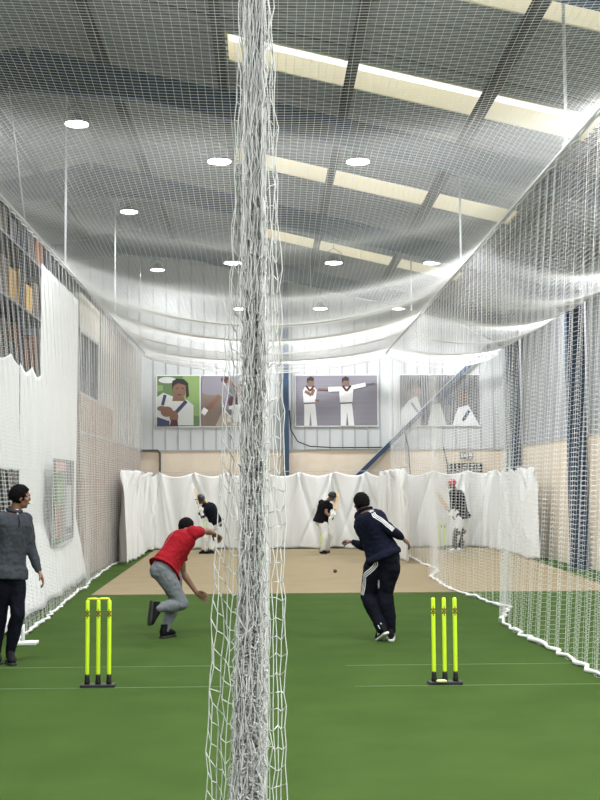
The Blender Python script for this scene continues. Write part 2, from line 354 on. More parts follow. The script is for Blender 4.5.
tr_, PR = lane_net('side_net', 3.35, xr, 9.5, 32.6, 5.46, 'white cricket netting hanging down the right side of the right lane with pleats', 21, fold=.06, spacing=.072)
hem(PR[:, 0], tr_, .02, amp=.018)
hem(PR[:, -1], tr_, .008, 'header_rope', amp=0, zmin=0)
# divider, drawn out loosely behind the gathered bundle
td, PD = lane_net('divider_net', -.045, lambda Y: -.06+.0*Y, 4.2, 32.3, 4.9, 'thin divider net running edge-on between the two lanes behind the gathered bundle', 31, fold=.05, per=.35, spacing=.06, ztop_fn=lambda Y: 5.4-canopy_sag(Y))
hem(PD[:, 0], td, .012)

def canopy(name, xa, xb_, label, seed, y0=6.0):
    n = int((YT-y0)/.05); Y = np.linspace(y0, YT, n)
    Y = np.concatenate([Y, YT-.06*np.sin(np.linspace(0, 5*pi, 40))]); drop = np.concatenate([np.zeros(n), np.linspace(.0, .26, 40)])
    W = xb_-xa; m = int(W/.068); U = np.linspace(-1, 1, m); xc = (xa+xb_)/2
    s = canopy_sag(Y)*min(1, W/6.8*1.25 if W < 5 else 1); env = (1-U**2)
    ripple = .05*np.sin(2*pi*Y/3.4+1)+.04*snoise(Y, seed, base=1.6)
    env_y = np.clip((YT-Y)/2, 0, 1)
    P = np.zeros((n+40, m, 3))
    P[:, :, 0] = xc+U[None]*W/2
    P[:, :, 1] = Y[:, None]+(.35*env*np.clip((YT-Y)/3, 0, 1)[:, None]*snoise(Y, seed+2, base=.8)[:, None])
    P[:, :, 2] = 5.5-s[:, None]*env**.85-(ripple*env_y)[:, None]*env**.9*.9-drop[:, None]*(.4+.6*env[None])[0]
    t = thing(name, label, 'net', (0,0,0), None); net_mesh('netting', P, NR, M['net'], t)
    hem(P[-1], t, .014, 'end_rope', amp=.005, zmin=0)
    return t
canopy('roof_net', -3.44, 3.35, 'sagging white net roof stretched over both near lanes', 41)
canopy('roof_net', 3.36, 6.5, 'white net roof over the third lane beyond the right net', 51, 9.0)

# gathered bundle of divider net close to the camera
t = thing('gathered_net', 'thick gathered bundle of white netting hanging in the foreground', 'net', (0,0,0)); BY = 2.95
def bundle(ncol, zlo, zhi, cfn, wfn, seed, rr=.0014, dz=.024, dfn=None):
    g = np.random.default_rng(seed); m = int((zhi-zlo)/dz); Z = np.linspace(zlo, zhi, m); P = np.zeros((ncol, m, 3))
    ph = np.cumsum(g.uniform(1.2, 2.4, ncol))
    for i in range(ncol):
        u = math.sin(ph[i])*g.uniform(.5,1); v = math.cos(ph[i]*1.7)*g.uniform(.4,1)
        wob = snoise(Z, seed*100+i, base=5)*.5+snoise(Z, seed*100+i+50, base=25)*.25
        P[i, :, 0] = cfn(Z)+wfn(Z)*(u+wob*.45+g.normal(0,.13,m)); P[i, :, 1] = BY+.06*v+wfn(Z)*.5*wob+g.normal(0,.004,m); P[i, :, 2] = Z+.025*math.sin(ph[i]*.5)+g.normal(0,.010,m)
    return P
cz = [0,.5,1.0,1.4,1.75,2.4,3.0,5.2]
P = bundle(125, .02, 5.05, lambda Z: np.interp(Z, cz, [-.072,-.066,-.052,-.042,-.036,-.03,-.024,-.03]), lambda Z: np.interp(Z, cz, [.074,.060,.046,.036,.031,.026,.022,.021]), 5)
net_mesh('netting', P, .0013, M['net'], t)
def wing(x0, x1, ncol, seed, loops):
    dz = .045; Z = np.arange(.03, 5.0, dz); m = len(Z); P = np.zeros((ncol, m, 3)); g = np.random.default_rng(seed)
    for i in range(ncol):
        k = i/(ncol-1); xa = x0(Z)*k+x1(Z)*(1-k)
        P[i, :, 0] = xa+.005*snoise(Z, seed+i, base=9)+g.normal(0,.0028,m)+(loops*np.sin(2*pi*np.arange(m)/2)*0); P[i, :, 1] = BY-.02+.03*math.sin(i*2.1)+.01*snoise(Z, seed+i+9, base=6)
        P[i, :, 2] = Z+(k*.075-.02*math.sin(pi*k) if loops else -.02*abs(math.sin(i*1.9)))+g.normal(0,.004,m)
    return P
core = lambda Z: np.interp(Z, cz, [-.10,-.09,-.085,-.07,-.06,-.05,-.05,-.05])
Pw = wing(lambda Z: np.interp(Z, cz, [-.185,-.17,-.152,-.135,-.115,-.083,-.062,-.06]), core, 7, 61, True); net_mesh('loose_netting', Pw, .0015, M['net'], t)
coreR = lambda Z: np.interp(Z, cz, [-.01,-.01,-.01,-.008,-.005,-.005,-.005,-.005])
Pw = wing(lambda Z: np.interp(Z, cz, [.035,.036,.038,.041,.042,.03,.015,.012]), coreR, 6, 71, False); net_mesh('loose_netting', Pw, .0015, M['net'], t)

# ------------------------------------------------ curtains and sheets
def curtain(name, path, zt, zb, label, seed, hook=.9, fold=.05, per=.42, cat='curtain', droop=.07, mat_=None, step=.03, group=None, th=.003, bot=None, lean=False):
    pts = [V((x, y, 0)) for x, y in path]; seg = [(b_-a).length for a, b_ in zip(pts, pts[1:])]; L = sum(seg); n = int(L/step); m = 44
    C = []; Nn = []
    for i in range(n+1):
        s = L*i/n; k = 0
        while k < len(seg)-1 and s > seg[k]: s -= seg[k]; k += 1
        d = (pts[k+1]-pts[k]).normalized(); C.append(pts[k]+d*s); Nn.append(V((d.y, -d.x, 0)))
    for _ in range(6): # round the corners
        C = [C[0]]+[(C[i-1]+C[i]*2+C[i+1])/4 for i in range(1, n)]+[C[-1]]; Nn = [Nn[0]]+[((Nn[i-1]+Nn[i]*2+Nn[i+1])/4).normalized() for i in range(1, n)]+[Nn[-1]]
    S_ = np.linspace(0, L, n+1); w1 = 2*pi*S_/per+2.5*snoise(S_, seed, base=1.3); w2 = snoise(S_, seed+1, base=5)
    hk = (np.mod(S_+.3*snoise(S_, seed+4, base=.7), hook)/hook); dr = droop*4*hk*(1-hk)*(1+.6*snoise(S_, seed+5, base=2))
    g_ = random.Random(seed); creases = [(h_*hook+g_.uniform(-.05,.05), g_.uniform(-.9,.9), g_.uniform(.03,.09)*(1 if g_.random() < .6 else -1), g_.uniform(.03,.08)) for h_ in range(int(L/hook)+2) for _ in range(5)] if cat == 'curtain' else []
    P = np.zeros((n+1, m, 3))
    for j in range(m):
        t_ = j/(m-1); a = fold*(.35+.65*t_**.7)
        diag = w1*(.55+.0*t_)+ .9*np.sin(2*pi*(S_/hook)-2.2*t_+seed)*(1-t_)
        off = a*(np.sin(diag)*.6+np.sin(w1*.5+t_*1.5)*.6+w2*.5)
        for (hs, sl, am, wd_) in creases: off = off+am*np.exp(-((S_-hs-sl*t_)/(wd_*(.5+t_)))**2)*math.exp(-((t_-.0)*1.1)**2)
        for i in range(n+1):
            p = C[i]+Nn[i]*float(off[i]); P[i, j] = (p.x, p.y, 0)
        zbot = zb if bot is None else bot(S_)
        P[:, j, 2] = (zt-dr)*(1-t_)+(zbot+.012*np.sin(w1*.7))*t_
    if lean == 2: P[:, :, 1] -= np.clip(1-P[:, :, 2]/1.2, 0, 1)*3.6*np.clip(1-(P[:, :, 1]-17.4)/1.6, 0, 1)
    if lean: P[:, :, 0] += np.clip(1-P[:, :, 2]/1.2, 0, 1)*np.interp(P[:, :, 1], [12,14,25,33], [.62,.58,.12,.1])
    F = []; idx = np.arange((n+1)*m).reshape(n+1, m)
    F = np.stack([idx[:-1, :-1], idx[1:, :-1], idx[1:, 1:], idx[:-1, 1:]], -1).reshape(-1, 4)
    o = np_mesh(name, P.reshape(-1, 3), F, mat_ or M['sheet'], None, True)
    sm = o.modifiers.new('thickness', 'SOLIDIFY'); sm.thickness = th; sm.offset = 0
    return tag(o, label, cat, group), P
YC = 33.0
curtain('back_curtain', [(-3.30,26.8), (-3.30,32.0), (-3.12,YC-.05), (-.05,YC-.02)], 2.16, .035, 'white sheet curtain behind the left lane batsman, wrapping round its left side', 81, fold=.12, droop=.12)
curtain('back_curtain', [(-.03,YC), (3.0,YC), (3.12,YC-.2), (3.12,26.3)], 2.16, .035, 'white sheet curtain behind the middle batsman, returning along the right net', 91, fold=.12, droop=.12, per=.6)
curtain('back_curtain', [(3.75,YC), (6.0,YC), (6.25,YC-.4), (6.15,27.2)], 2.18, .035, 'white sheet curtain behind the red helmeted batsman in the third lane', 101, fold=.17, droop=.12)
b = MB(); b.tube([(-3.3,26.8,2.17),(-3.3,32.9,2.17),(-3.1,33.05,2.17),(3.1,33.05,2.17),(3.12,26.3,2.17)], .008, 6); tag(b.build('curtain_wire', M['rail']), 'thin wire the two near lane curtains hang from', 'cable')
b = MB(); b.tube([(3.7,33.05,2.19),(6.15,33.05,2.19),(6.25,32.6,2.19),(6.15,27.2,2.19)], .008, 6); tag(b.build('curtain_wire', M['rail']), 'thin wire the third lane curtain hangs from', 'cable')
curtain('dust_sheet', [(-3.66,12.5), (-3.66,17.4)], 3.66, 2.0, 'white sheet with scalloped top hung behind the left net, stopping above head height', 111, fold=.03, cat='sheet', droop=.12, hook=1.05, lean=True)
curtain('dust_sheet', [(-3.66,17.42), (-3.66,19.0)], 3.62, .05, 'white floor-length sheet with scalloped top behind the left net', 121, fold=.03, cat='sheet', droop=.12, hook=.8, lean=2)
curtain('dust_sheet', [(-3.66,19.02), (-3.66,22.7)], 5.4, .05, 'tall white sheet hanging from rail height to floor behind the left net', 131, fold=.025, cat='sheet', droop=.04, hook=.75, lean=True)

# portrait banner on the tall sheet
PC = {k: mat('ink_'+k, c, .6) for k, c in dict(green=(.09,.15,.06), lime=(.17,.26,.09), pale=(.46,.48,.46), grey=(.20,.20,.23), skin=(.16,.085,.055), hair=(.015,.012,.012), white=(.60,.60,.60), navy=(.03,.04,.09), red=(.25,.06,.07), mauve=(.185,.175,.205), maroon=(.06,.015,.02), brown=(.16,.12,.10), tan=(.32,.27,.21), dgrey=(.10,.10,.11), pink=(.55,.30,.32)).items()}
PK = list(PC); PM = [PC[k] for k in PK]
class Art:
    """flat printed picture: polygons on a board, u,v in 0..1, each layer a hair in front"""
    def __init__(s, w, h): s.b = MB(); s.w, s.h, s.k = w, h, 0; s.b.box((0,0,0), (w,.012,h), PK.index('white'))
    def poly(s, pts, c):
        s.k += 1; y = -.0008*s.k-.001; s.b.add([(u*s.w, y, v*s.h) for u, v in pts], [tuple(range(len(pts)))], PK.index(c))
    def oval(s, u, v, ru, rv, c, n=18): s.poly([(u+ru*math.cos(2*pi*i/n), v+rv*math.sin(2*pi*i/n)) for i in range(n)], c)
    def line(s, pts, wd, c):
        ar = s.w/s.h
        for (a, b_), (c_, d) in zip(pts, pts[1:]):
            L = math.hypot((c_-a)*ar, d-b_) or 1; nx, ny = -(d-b_)/L*wd/ar, (c_-a)*ar/L*wd
            s.poly([(a-nx,b_-ny),(c_-nx,d-ny),(c_+nx,d+ny),(a+nx,b_+ny)], c)
    def done(s, loc, rz, label): o = s.b.build('wall_poster', PM); o.location = loc; o.rotation_euler = (0,0,rz); return tag(o, label, 'poster')
a = Art(2.0, 1.44)
a.poly([(0,0),(1,.06),(1,1),(0,1)], 'green'); a.poly([(.5,.03),(1,.06),(1,1),(.5,1)], 'grey'); a.poly([(.15,.1),(.4,.1),(.42,.45),(.14,.42)], 'red'); a.poly([(.1,.85),(.6,.87),(.6,.97),(.1,.97)], 'pink')
a.oval(.32,.6,.12,.14,'lime'); a.poly([(.62,.1),(.85,.1),(.88,.7),(.6,.7)], 'pale'); a.oval(.75,.78,.08,.09,'brown'); a.poly([(.55,.12),(.95,.12),(.95,.2),(.55,.2)], 'dgrey'); a.poly([(.05,.1),(.2,.1),(.2,.5),(.05,.5)],'tan')
o = a.done((-3.47, 19.15, .78), pi/2, 'green and grey banner hung on the tall sheet behind the left net'); o['category'] = 'banner'; o.name = 'banner'
# posters on the back wall
py = YB-.045
def frame_in(a): pass
a = Art(1.26, 1.5); a.poly([(.02,.02),(.98,.02),(.98,.98),(.02,.98)], 'green'); a.oval(.25,.9,.2,.06,'pale'); a.poly([(.55,.3),(.98,.2),(.98,.98),(.6,.98)], 'lime'); a.poly([(.02,.68),(.15,.7),(.15,.8),(.02,.8)], 'lime')
a.poly([(.02,.1),(.02,.58),(.16,.66),(.4,.58),(.7,.52),(.84,.42),(.84,.04),(.02,.04)], 'pale'); a.line([(.2,.62),(.14,.42)], .03, 'navy'); a.line([(.68,.5),(.42,.26)], .035, 'navy'); a.poly([(.36,.5),(.66,.5),(.6,.6),(.38,.6)], 'skin')
a.oval(.52,.72,.15,.19,'skin'); a.poly([(.36,.72),(.36,.88),(.46,.93),(.62,.92),(.72,.84),(.74,.6),(.68,.55),(.66,.8),(.5,.84),(.4,.8)], 'hair'); a.line([(.45,.74),(.5,.75)], .008,'hair'); a.line([(.57,.75),(.62,.74)], .008,'hair'); a.line([(.48,.62),(.57,.62)], .01,'maroon')
a.oval(.12,.36,.1,.05,'skin'); a.oval(.24,.3,.14,.1,'skin'); a.oval(.4,.2,.1,.12,'skin'); a.poly([(.3,.02),(.5,.02),(.48,.14),(.34,.14)], 'maroon'); a.poly([(.02,.02),(.3,.02),(.3,.12),(.02,.2)],'navy')
a.done((-3.17, py, 3.44), 0, 'poster of a dark haired cricketer in white jumper on green, leftmost on the back wall')
a = Art(1.3, 1.5); a.poly([(0,.02),(.98,.02),(.98,.98),(0,.98)], 'mauve'); a.poly([(0,.02),(.5,.02),(.45,.6),(.1,.62),(0,.66)], 'brown'); a.poly([(.3,.02),(.98,.02),(.98,.35),(.45,.3)], 'tan'); a.line([(.02,.25),(.3,.5),(.4,.6)], .045, 'skin'); a.line([(.02,.25),(.1,.35)], .05, 'white')
a.oval(.52,.9,.1,.06,'maroon'); a.line([(.58,.9),(.78,.68)], .035, 'skin'); a.oval(.72,.62,.16,.16,'dgrey'); a.oval(.7,.48,.12,.12,'maroon'); a.poly([(.55,.1),(.9,.1),(.9,.45),(.6,.4)], 'pale'); a.oval(.62,.28,.08,.06,'dgrey'); a.oval(.86,.7,.1,.12,'skin')
a.done((-1.88, py, 3.44), 0, 'poster of a player reaching up for a red ball, beside the green portrait poster')
def fig(a, cx, lean, s, arms):
    a.poly([(cx-.07*s,.0+.02),(cx-.01,.02),(cx+.005,.28),(cx+.02,.02),(cx+.085*s,.02),(cx+.07*s,.3),(cx+.06*s,.44),(cx-.07*s,.44)], 'white'); a.poly([(cx-.075*s,.44),(cx+.065*s,.44),(cx+.08*s,.7),(cx+.05*s,.76),(cx-.06*s,.76),(cx-.085*s,.68)], 'white')
    for P_, c, w_ in arms: a.line(P_, w_, c)
    a.line([(cx-.075*s,.445),(cx+.065*s,.455)], .014, 'dgrey'); a.line([(cx-.045*s,.78),(cx+.0,.68),(cx+.05*s,.78)], .02, 'maroon'); a.oval(cx+lean,.84,.038,.075,'skin'); a.poly([(cx+lean-.045,.83),(cx+lean-.045,.92),(cx+lean,.965),(cx+lean+.04,.93),(cx+lean+.035,.87),(cx+lean-.02,.88)], 'hair')
a = Art(2.38, 1.5); a.poly([(.01,.02),(.99,.02),(.99,.98),(.01,.98)], 'mauve')
for i in range(9): a.line([(.01,.1+.1*i),(.99,.1+.1*i)], .006, 'grey')
fig(a, .18, .01, 1.0, [([(.12,.68),(.2,.6),(.23,.72)],'skin',.03), ([(.24,.5),(.29,.5)],'skin',.02)])
fig(a, .62, -.01, 1.05, [([(.56,.72),(.40,.71)],'white',.045), ([(.40,.71),(.28,.72)],'skin',.018), ([(.67,.74),(.85,.80)],'white',.04), ([(.85,.80),(.96,.82)],'dgrey',.018)])
a.done((.78, py, 3.44), 0, 'wide mauve poster of two cricketers in white, one with arms spread')
a = Art(2.34, 1.5); a.poly([(.01,.02),(.99,.02),(.99,.98),(.01,.98)], 'dgrey'); a.poly([(.02,.02),(.02,.3),(.12,.5),(.22,.58),(.28,.3),(.26,.02)], 'pale'); a.poly([(.35,.02),(.4,.4),(.5,.45),(.58,.02)], 'pale'); a.poly([(.65,.02),(.72,.35),(.85,.4),(.98,.02)], 'white'); a.line([(.78,.1),(.86,.3)], .03, 'navy'); a.line([(.15,.45),(.26,.2)], .02, 'navy')
a.oval(.2,.68,.06,.11,'skin'); a.oval(.46,.62,.06,.1,'brown'); a.oval(.78,.55,.06,.1,'skin'); a.poly([(.1,.7),(.3,.75),(.26,.9),(.14,.9)], 'hair'); a.poly([(.55,.4),(.64,.4),(.64,.95),(.57,.95)],'navy')
a.done((3.76, py, 3.44), 0, 'dark poster of several players behind the right net, on the back wall')
# two small notices above the third lane curtain: dark plates with unreadable pale marks
b = MB(); b.box((5.48,YB-.1,2.50), (5.86,YB-.06,2.69), 0)
for x0, x1, z0, z1 in ((5.51,5.56,2.53,2.66),(5.58,5.65,2.55,2.64),(5.67,5.70,2.53,2.66),(5.73,5.83,2.58,2.66),(5.75,5.80,2.52,2.56)): b.box((x0,YB-.104,z0), (x1,YB-.1,z1), 1)
tag(b.build('wall_sign', [PC['dgrey'], PC['white']]), 'small dark sign on the cream wall above the longer notice board', 'sign')
t = thing('notice_board', 'row of black and white notices on the wall above the red helmet', 'sign', (0,0,0)); g = random.Random(4)
for k in range(5):
    b = MB(); x0 = 5.10+k*.21; b.box((x0,YB-.09,2.13), (x0+.175,YB-.06,2.38), 0)
    for q in range(3):
        z = 2.16+.075*q; xx = x0+.02+g.uniform(0,.05); b.box((xx,YB-.094,z), (xx+g.uniform(.05,.09),YB-.09,z+.04), 1)
    b.build('notice', [PC['hair'], PC['white']], t)

# ------------------------------------------------ storage behind the left sheets
M['orange'] = mat('orange_board', (.25,.11,.05), .6); M['yellow'] = mat('yellow_board', (.50,.30,.05), .6); M['cardboard'] = mat('cardboard', (.12,.09,.06), .8); M['greybox'] = mat('grey_box', (.08,.085,.09), .6); M['rackblue'] = mat('rack_steel', (.10,.12,.16), .5)
t = thing('storage_rack', 'tall dark storage racking behind the left net', 'rack', (-5.3, 18.0, 0)); hts = (.15,1.5,2.9,4.15,5.35,6.5)
for k, y in enumerate((0, 2.7, 5.4, 8.1)):
    for x in (-.4, .4):
        b = MB(); b.box((x-.04,y-.04,0), (x+.04,y+.04,7.2)); b.build('upright', M['rackblue'], t)
for z in hts:
    b = MB(); b.box((-.44,-.04,z-.05), (.44,8.14,z)); b.build('shelf', M['rackblue'], t)
g = random.Random(12); ms = [('cardboard','brown cardboard box'),('greybox','grey storage box'),('orange','orange box'),('yellow','yellow box')]; cnt = 0
rowname = ['lowest','second','third','fourth','fifth','top']
for r_, z in enumerate(hts):
    y = 18.15; k = 0
    while y < 25.6:
        wd = g.uniform(.5, .95); c = g.choice([0,1,1,0,2]); 
        if r_ == 4 and 22.6 < y < 25: c = 3
        if r_ == 3 and 23 < y < 25: c = 2
        h = g.uniform(.45, .95); b = MB(); b.box((-.3,0,0), (.3,wd,h)); b.box((-.305,wd*.47,-.0+.001), (.305,wd*.53,h+.002), 1)
        o = b.build('storage_box', [M[ms[c][0]], M['cardboard' if c != 0 else 'greybox']], None, False, .01); o.location = (-5.3, y, z)
        k += 1; ordn = ['first','second','third','fourth','fifth','sixth','seventh','eighth','ninth','tenth','eleventh','twelfth','thirteenth','fourteenth','fifteenth'][k-1]
        tag(o, f'{ms[c][1]}, {ordn} from the near end of the {rowname[r_]} rack shelf', 'box', 'boxes stored on the racking'); y += wd+g.uniform(.08,.3)

# ------------------------------------------------ stumps, bails, ball
M['neon'] = mat('neon_yellow', (.66,.92,.03), .4, emit=.0); M['mark'] = mat('maroon_mark', (.13,.02,.02), .5); M['rubber'] = mat('black_rubber', (.012,.012,.014), .55)
def wicket(loc, label, bails=True, rz=0, mark=True):
    t = thing('wicket', label, 'cricket stumps', loc, 'sprung plastic wickets', rz)
    b = MB(); b.box((-.15,-.06,.0), (.15,.06,.028)); b.build('base_plate', M['rubber'], t, False, .008)
    for x in (-.095, 0, .095):
        b = MB(); b.rings([[(x+r*math.cos(2*pi*k/16), r*math.sin(2*pi*k/16), z) for k in range(16)] for r, z in ((.024,.028),(.024,.05),(.020,.085),(.021,.09),(.0205,.11))]); b.build('spring_mount', M['rubber'], t, True)
        b = MB(); b.rings([[(x+r*math.cos(2*pi*k/20), r*math.sin(2*pi*k/20), z) for k in range(20)] for r, z in ((.018,.108),(.0185,.115),(.0185,.735),(.0165,.747),(.010,.752))]); s_ = b.build('stump', M['neon'], t, True)
        if mark:
            b = MB()
            for (u0, u1, z0, z1) in ((-.7,.7,.627,.643),(-.3,.3,.607,.625),(-.3,.3,.645,.663),(-1.2,-.45,.643,.659),(.45,1.2,.643,.659),(-1.2,-.45,.611,.627),(.45,1.2,.611,.627),(-.16,.16,.592,.606),(-.16,.16,.664,.678)):
                n = 6; vs = []
                for z in (z0, z1):
                    for i in range(n+1):
                        a_ = -pi/2+(u0+(u1-u0)*i/n); vs.append((x+.0192*math.cos(a_), .0192*math.sin(a_), z))
                b.add(vs, [(i, i+1, i+n+2, i+n+1) for i in range(n)])
            b.build('emblem', M['mark'], s_, True)
    if bails:
        for a_, c in ((-.095,-.003), (.003,.095)):
            b = MB(); b.tube([(a_-.004,0,.752),(a_+.004,0,.762),(a_+.02,0,.764),(c-.02,0,.764),(c-.004,0,.762),(c+.004,0,.752)], [.007,.009,.010,.010,.009,.007], 10); b.build('bail', M['neon'], t, True)
    return t
wicket((-1.493,10.476,0), 'neon yellow stumps with bails on black base in the left lane')
wicket((1.547,10.438,0), 'neon yellow stumps without bails on black base in the right lane', False)
b = MB(); b.tube([(1.46,10.345,.040),(1.475,10.345,.042),(1.50,10.345,.042),(1.53,10.345,.042),(1.55,10.345,.040)], [.008,.012,.013,.012,.008], 10); o = b.build('loose_bail', mat('pale_yellow', (.85,.86,.35), .5), None, True)
for v in o.data.vertices: v.co.z -= .0
tag(o, 'pale yellow bail lying on the black base of the right lane stumps', 'bail')
wicket((-1.62,32.3,0), 'neon yellow stumps behind the left lane batsman', mark=False)
wicket((1.53,32.3,0), 'neon yellow stumps behind the batsman in the black top', mark=False)
wicket((4.72,32.1,0), 'neon yellow stumps left of the red helmeted batsman in the third lane')
b = MB(); b.ell((0,0,0), (.036,.036,.036), nu=20, nv=14); b.tube([(.0365*math.cos(2*pi*k/24), .0365*math.sin(2*pi*k/24), 0) for k in range(25)], .0015, 5, 1)
o = b.build('cricket_ball', [mat('ball_leather', (.10,.018,.02), .35), mat('ball_seam', (.5,.4,.35), .6)], None, True); o.location = (1.183, 21, .241); o.rotation_euler = (1.1,.4,0); tag(o, 'dark red ball in flight just above the beige mat', 'ball')
t = thing('floor_weight', 'small white flat foot plate at the near end of the left net', 'weight', (-2.74, 13.35, 0)); b = MB(); b.box((-.16,-.1,0),(.16,.1,.035)); b.build('plate', M['rope'], t, False, .008); b = MB(); b.tube([(0,0,.035),(0,0,.22)], .02); b.build('stub', M['rope'], t, True)
# ------------------------------------------------ people
def PMM():
    P = {}
    P['skin'] = mat('skin_brown', (.23,.115,.07), .55, bump=.08, bscale=60); P['skin2'] = mat('skin_deep', (.14,.07,.045), .55, bump=.08, bscale=60); P['skin3'] = mat('skin_light', (.38,.21,.14), .55, bump=.08, bscale=60)
    P['hair'] = mat('black_hair', (.006,.005,.005), .9, spec=.1, bump=.6, bscale=120)
    P['eye'] = mat('eye_white', (.6,.58,.55), .3); P['iris'] = mat('iris', (.02,.012,.01), .3); P['lip'] = mat('lips', (.16,.05,.045), .5)
    def cloth(n, c, a=.12, b=.5): return mat(n, c, .85, noise_amt=a, nscale=14, bump=b, bscale=26, spec=.12)
    P['red'] = cloth('red_jersey', (.30,.010,.018)); P['greytrk'] = cloth('grey_joggers', (.17,.185,.20)); P['navy'] = cloth('navy_fleece', (.007,.009,.022)); P['charcoal'] = cloth('charcoal_knit', (.045,.050,.060)); P['black'] = cloth('black_cloth', (.005,.005,.006)); P['white'] = cloth('cricket_white', (.74,.74,.72), .06)
    P['navy2'] = cloth('dark_navy', (.005,.006,.012)); P['whitebits'] = mat('white_stripe', (.75,.75,.75), .7); P['yellow'] = mat('yellow_trim', (.75,.55,.05), .6); P['redplain'] = mat('pink_seam', (.75,.25,.22), .7)
    P['shoe'] = mat('black_shoe', (.006,.006,.007), .7, spec=.15, bump=.3, bscale=60); P['sole'] = mat('white_sole', (.65,.65,.63), .6); P['darksole'] = mat('dark_sole', (.02,.02,.02), .7); P['shoew'] = mat('white_shoe', (.72,.72,.70), .5)
    P['pad'] = mat('pad_white', (.78,.78,.75), .6, bump=.2, bscale=20); P['padblack'] = mat('pad_black', (.015,.016,.02), .5); P['helmet'] = mat('helmet_black', (.010,.010,.014), .35); P['helmetred'] = mat('helmet_red', (.50,.02,.03), .35); P['steel'] = mat('grille_steel', (.025,.025,.028), .4, metal=.2)
    P['willow'] = mat('willow', (.72,.52,.30), .5, noise_amt=.15, nscale=6, stretch=(12,1,1)); P['grip'] = mat('bat_grip', (.05,.05,.06), .7)
    return P
PM_ = PMM()
def vv(d): return {k: V(x) for k, x in d.items()}
def capsule(b, a, c, ra, rc, k=14):
    a, c = V(a), V(c); b.ell(a, (ra,)*3, nu=k, nv=8); b.ell(c, (rc,)*3, nu=k, nv=8); b.tube([a, c], [ra, rc], k)
def limb(b, pts, prof, k=14):
    """pts: 2 joints; prof: (t, r[, offset vector])"""
    a, c = V(pts[0]), V(pts[1]); P_ = []; R = []
    for e in prof:
        p = a.lerp(c, e[0])
        if len(e) > 2: p = p+e[2]
        P_.append(p); R.append(e[1])
    b.tube(P_, R, k); b.ell(P_[0], (R[0],)*3, nu=k, nv=8); b.ell(P_[-1], (R[-1],)*3, nu=k, nv=8)
def torso_frames(J, face):
    pc = (J['hl']+J['hr'])/2; N = J['nk']; sh = (J['sl']+J['sr'])/2; up = (N-pc).normalized()
    rh = (J['hr']-J['hl']); rs = (J['sr']-J['sl'])
    def fr(t):
        r = rh.normalized().lerp(rs.normalized(), min(1, max(0, t))); r = (r-up*r.dot(up)).normalized(); f = up.cross(r)
        return r, f
    back = fr(.5)[1]*-.03 if (N-pc).z < .5 else fr(.5)[1]*-.01
    def c(t):
        return pc.lerp(N, t)+back*max(0, 4*t*(1-t))
    return pc, N, up, fr, c
def torso(b, J, face, stations, grow=0, k=24):
    pc, N, up, fr, c = torso_frames(J, face); R = []
    for t, w_, d_, fo in stations:
        r, f = fr(t); cc = c(t)+f*fo; ring = []
        for j in range(k):
            a = 2*pi*j/k; ca, sa = math.cos(a), math.sin(a); e = .85
            x = math.copysign(abs(ca)**e, ca); y = math.copysign(abs(sa)**e, sa)
            ring.append(cc+r*x*(w_+grow)+f*y*(d_+grow))
        R.append(ring)
    b.rings(R)
ST = [(-.20,.10,.08,0),(-.14,.155,.10,-.005),(-.04,.170,.115,-.01),(.1,.158,.108,0),(.28,.143,.10,.005),(.45,.15,.105,.005),(.62,.168,.118,.005),(.78,.178,.118,0),(.90,.15,.095,-.005),(.97,.09,.07,-.005),(1.02,.058,.056,0)]
def hand(b, w, tip, palm, thumb_side, curl=.5, s=1.0, fat=1.0):
    """w wrist, tip = knuckle-end direction point, palm = palm normal, thumb_side = side vector"""
    w, tip = V(w), V(tip); d = (tip-w).normalized(); pn = (palm-d*palm.dot(d)).normalized(); sd = d.cross(pn).normalized()
    if sd.dot(thumb_side) < 0: sd = -sd
    L = .095*s; wd = .04*s; th = .014*s*fat; R = []
    for t, ww, tt in ((-.05,.024,.017),(.2,.030,.016),(.6,.040,.015),(1,.041,.013)):
        cc = w+d*L*t; R.append([cc+sd*math.cos(2*pi*k/14)*ww*s*fat**.5+pn*math.sin(2*pi*k/14)*tt*s*fat for k in range(14)])
    b.rings(R)
    for i, (o, l) in enumerate(((.031,.072),(.010,.080),(-.011,.074),(-.031,.058))):
        p = w+d*L*.97+sd*o*s; dd = (d+sd*o*5).normalized(); a = 0; pts = [p-d*.02]; pts.append(p)
        for seg, f in ((.45,.6),(.32,1),(.23,.8)):
            a += curl*f*(1+.12*i); q = dd*math.cos(a)+pn*math.sin(a); p = p+q*l*s*seg; pts.append(p)
        b.tube(pts, [.0095*s*fat,.0098*s*fat,.009*s*fat,.0085*s*fat,.0072*s*fat], 8); b.ell(pts[-1], (.0072*s*fat,)*3, nu=8, nv=6)
    p = w+d*.025*s+sd*.022*s; q1 = (d*.65+sd*.7+pn*.25).normalized(); q2 = (d*.9+sd*.25+pn*(.3+curl*.4)).normalized()
    pts = [p, p+q1*.038*s, p+q1*.038*s+q2*.030*s, p+q1*.038*s+q2*.030*s+(q2+pn*curl*.4).normalized()*.024*s]
    b.tube(pts, [.014*s*fat,.0125*s*fat,.0105*s*fat,.008*s*fat], 8); b.ell(pts[-1], (.008*s*fat,)*3, nu=8, nv=6)
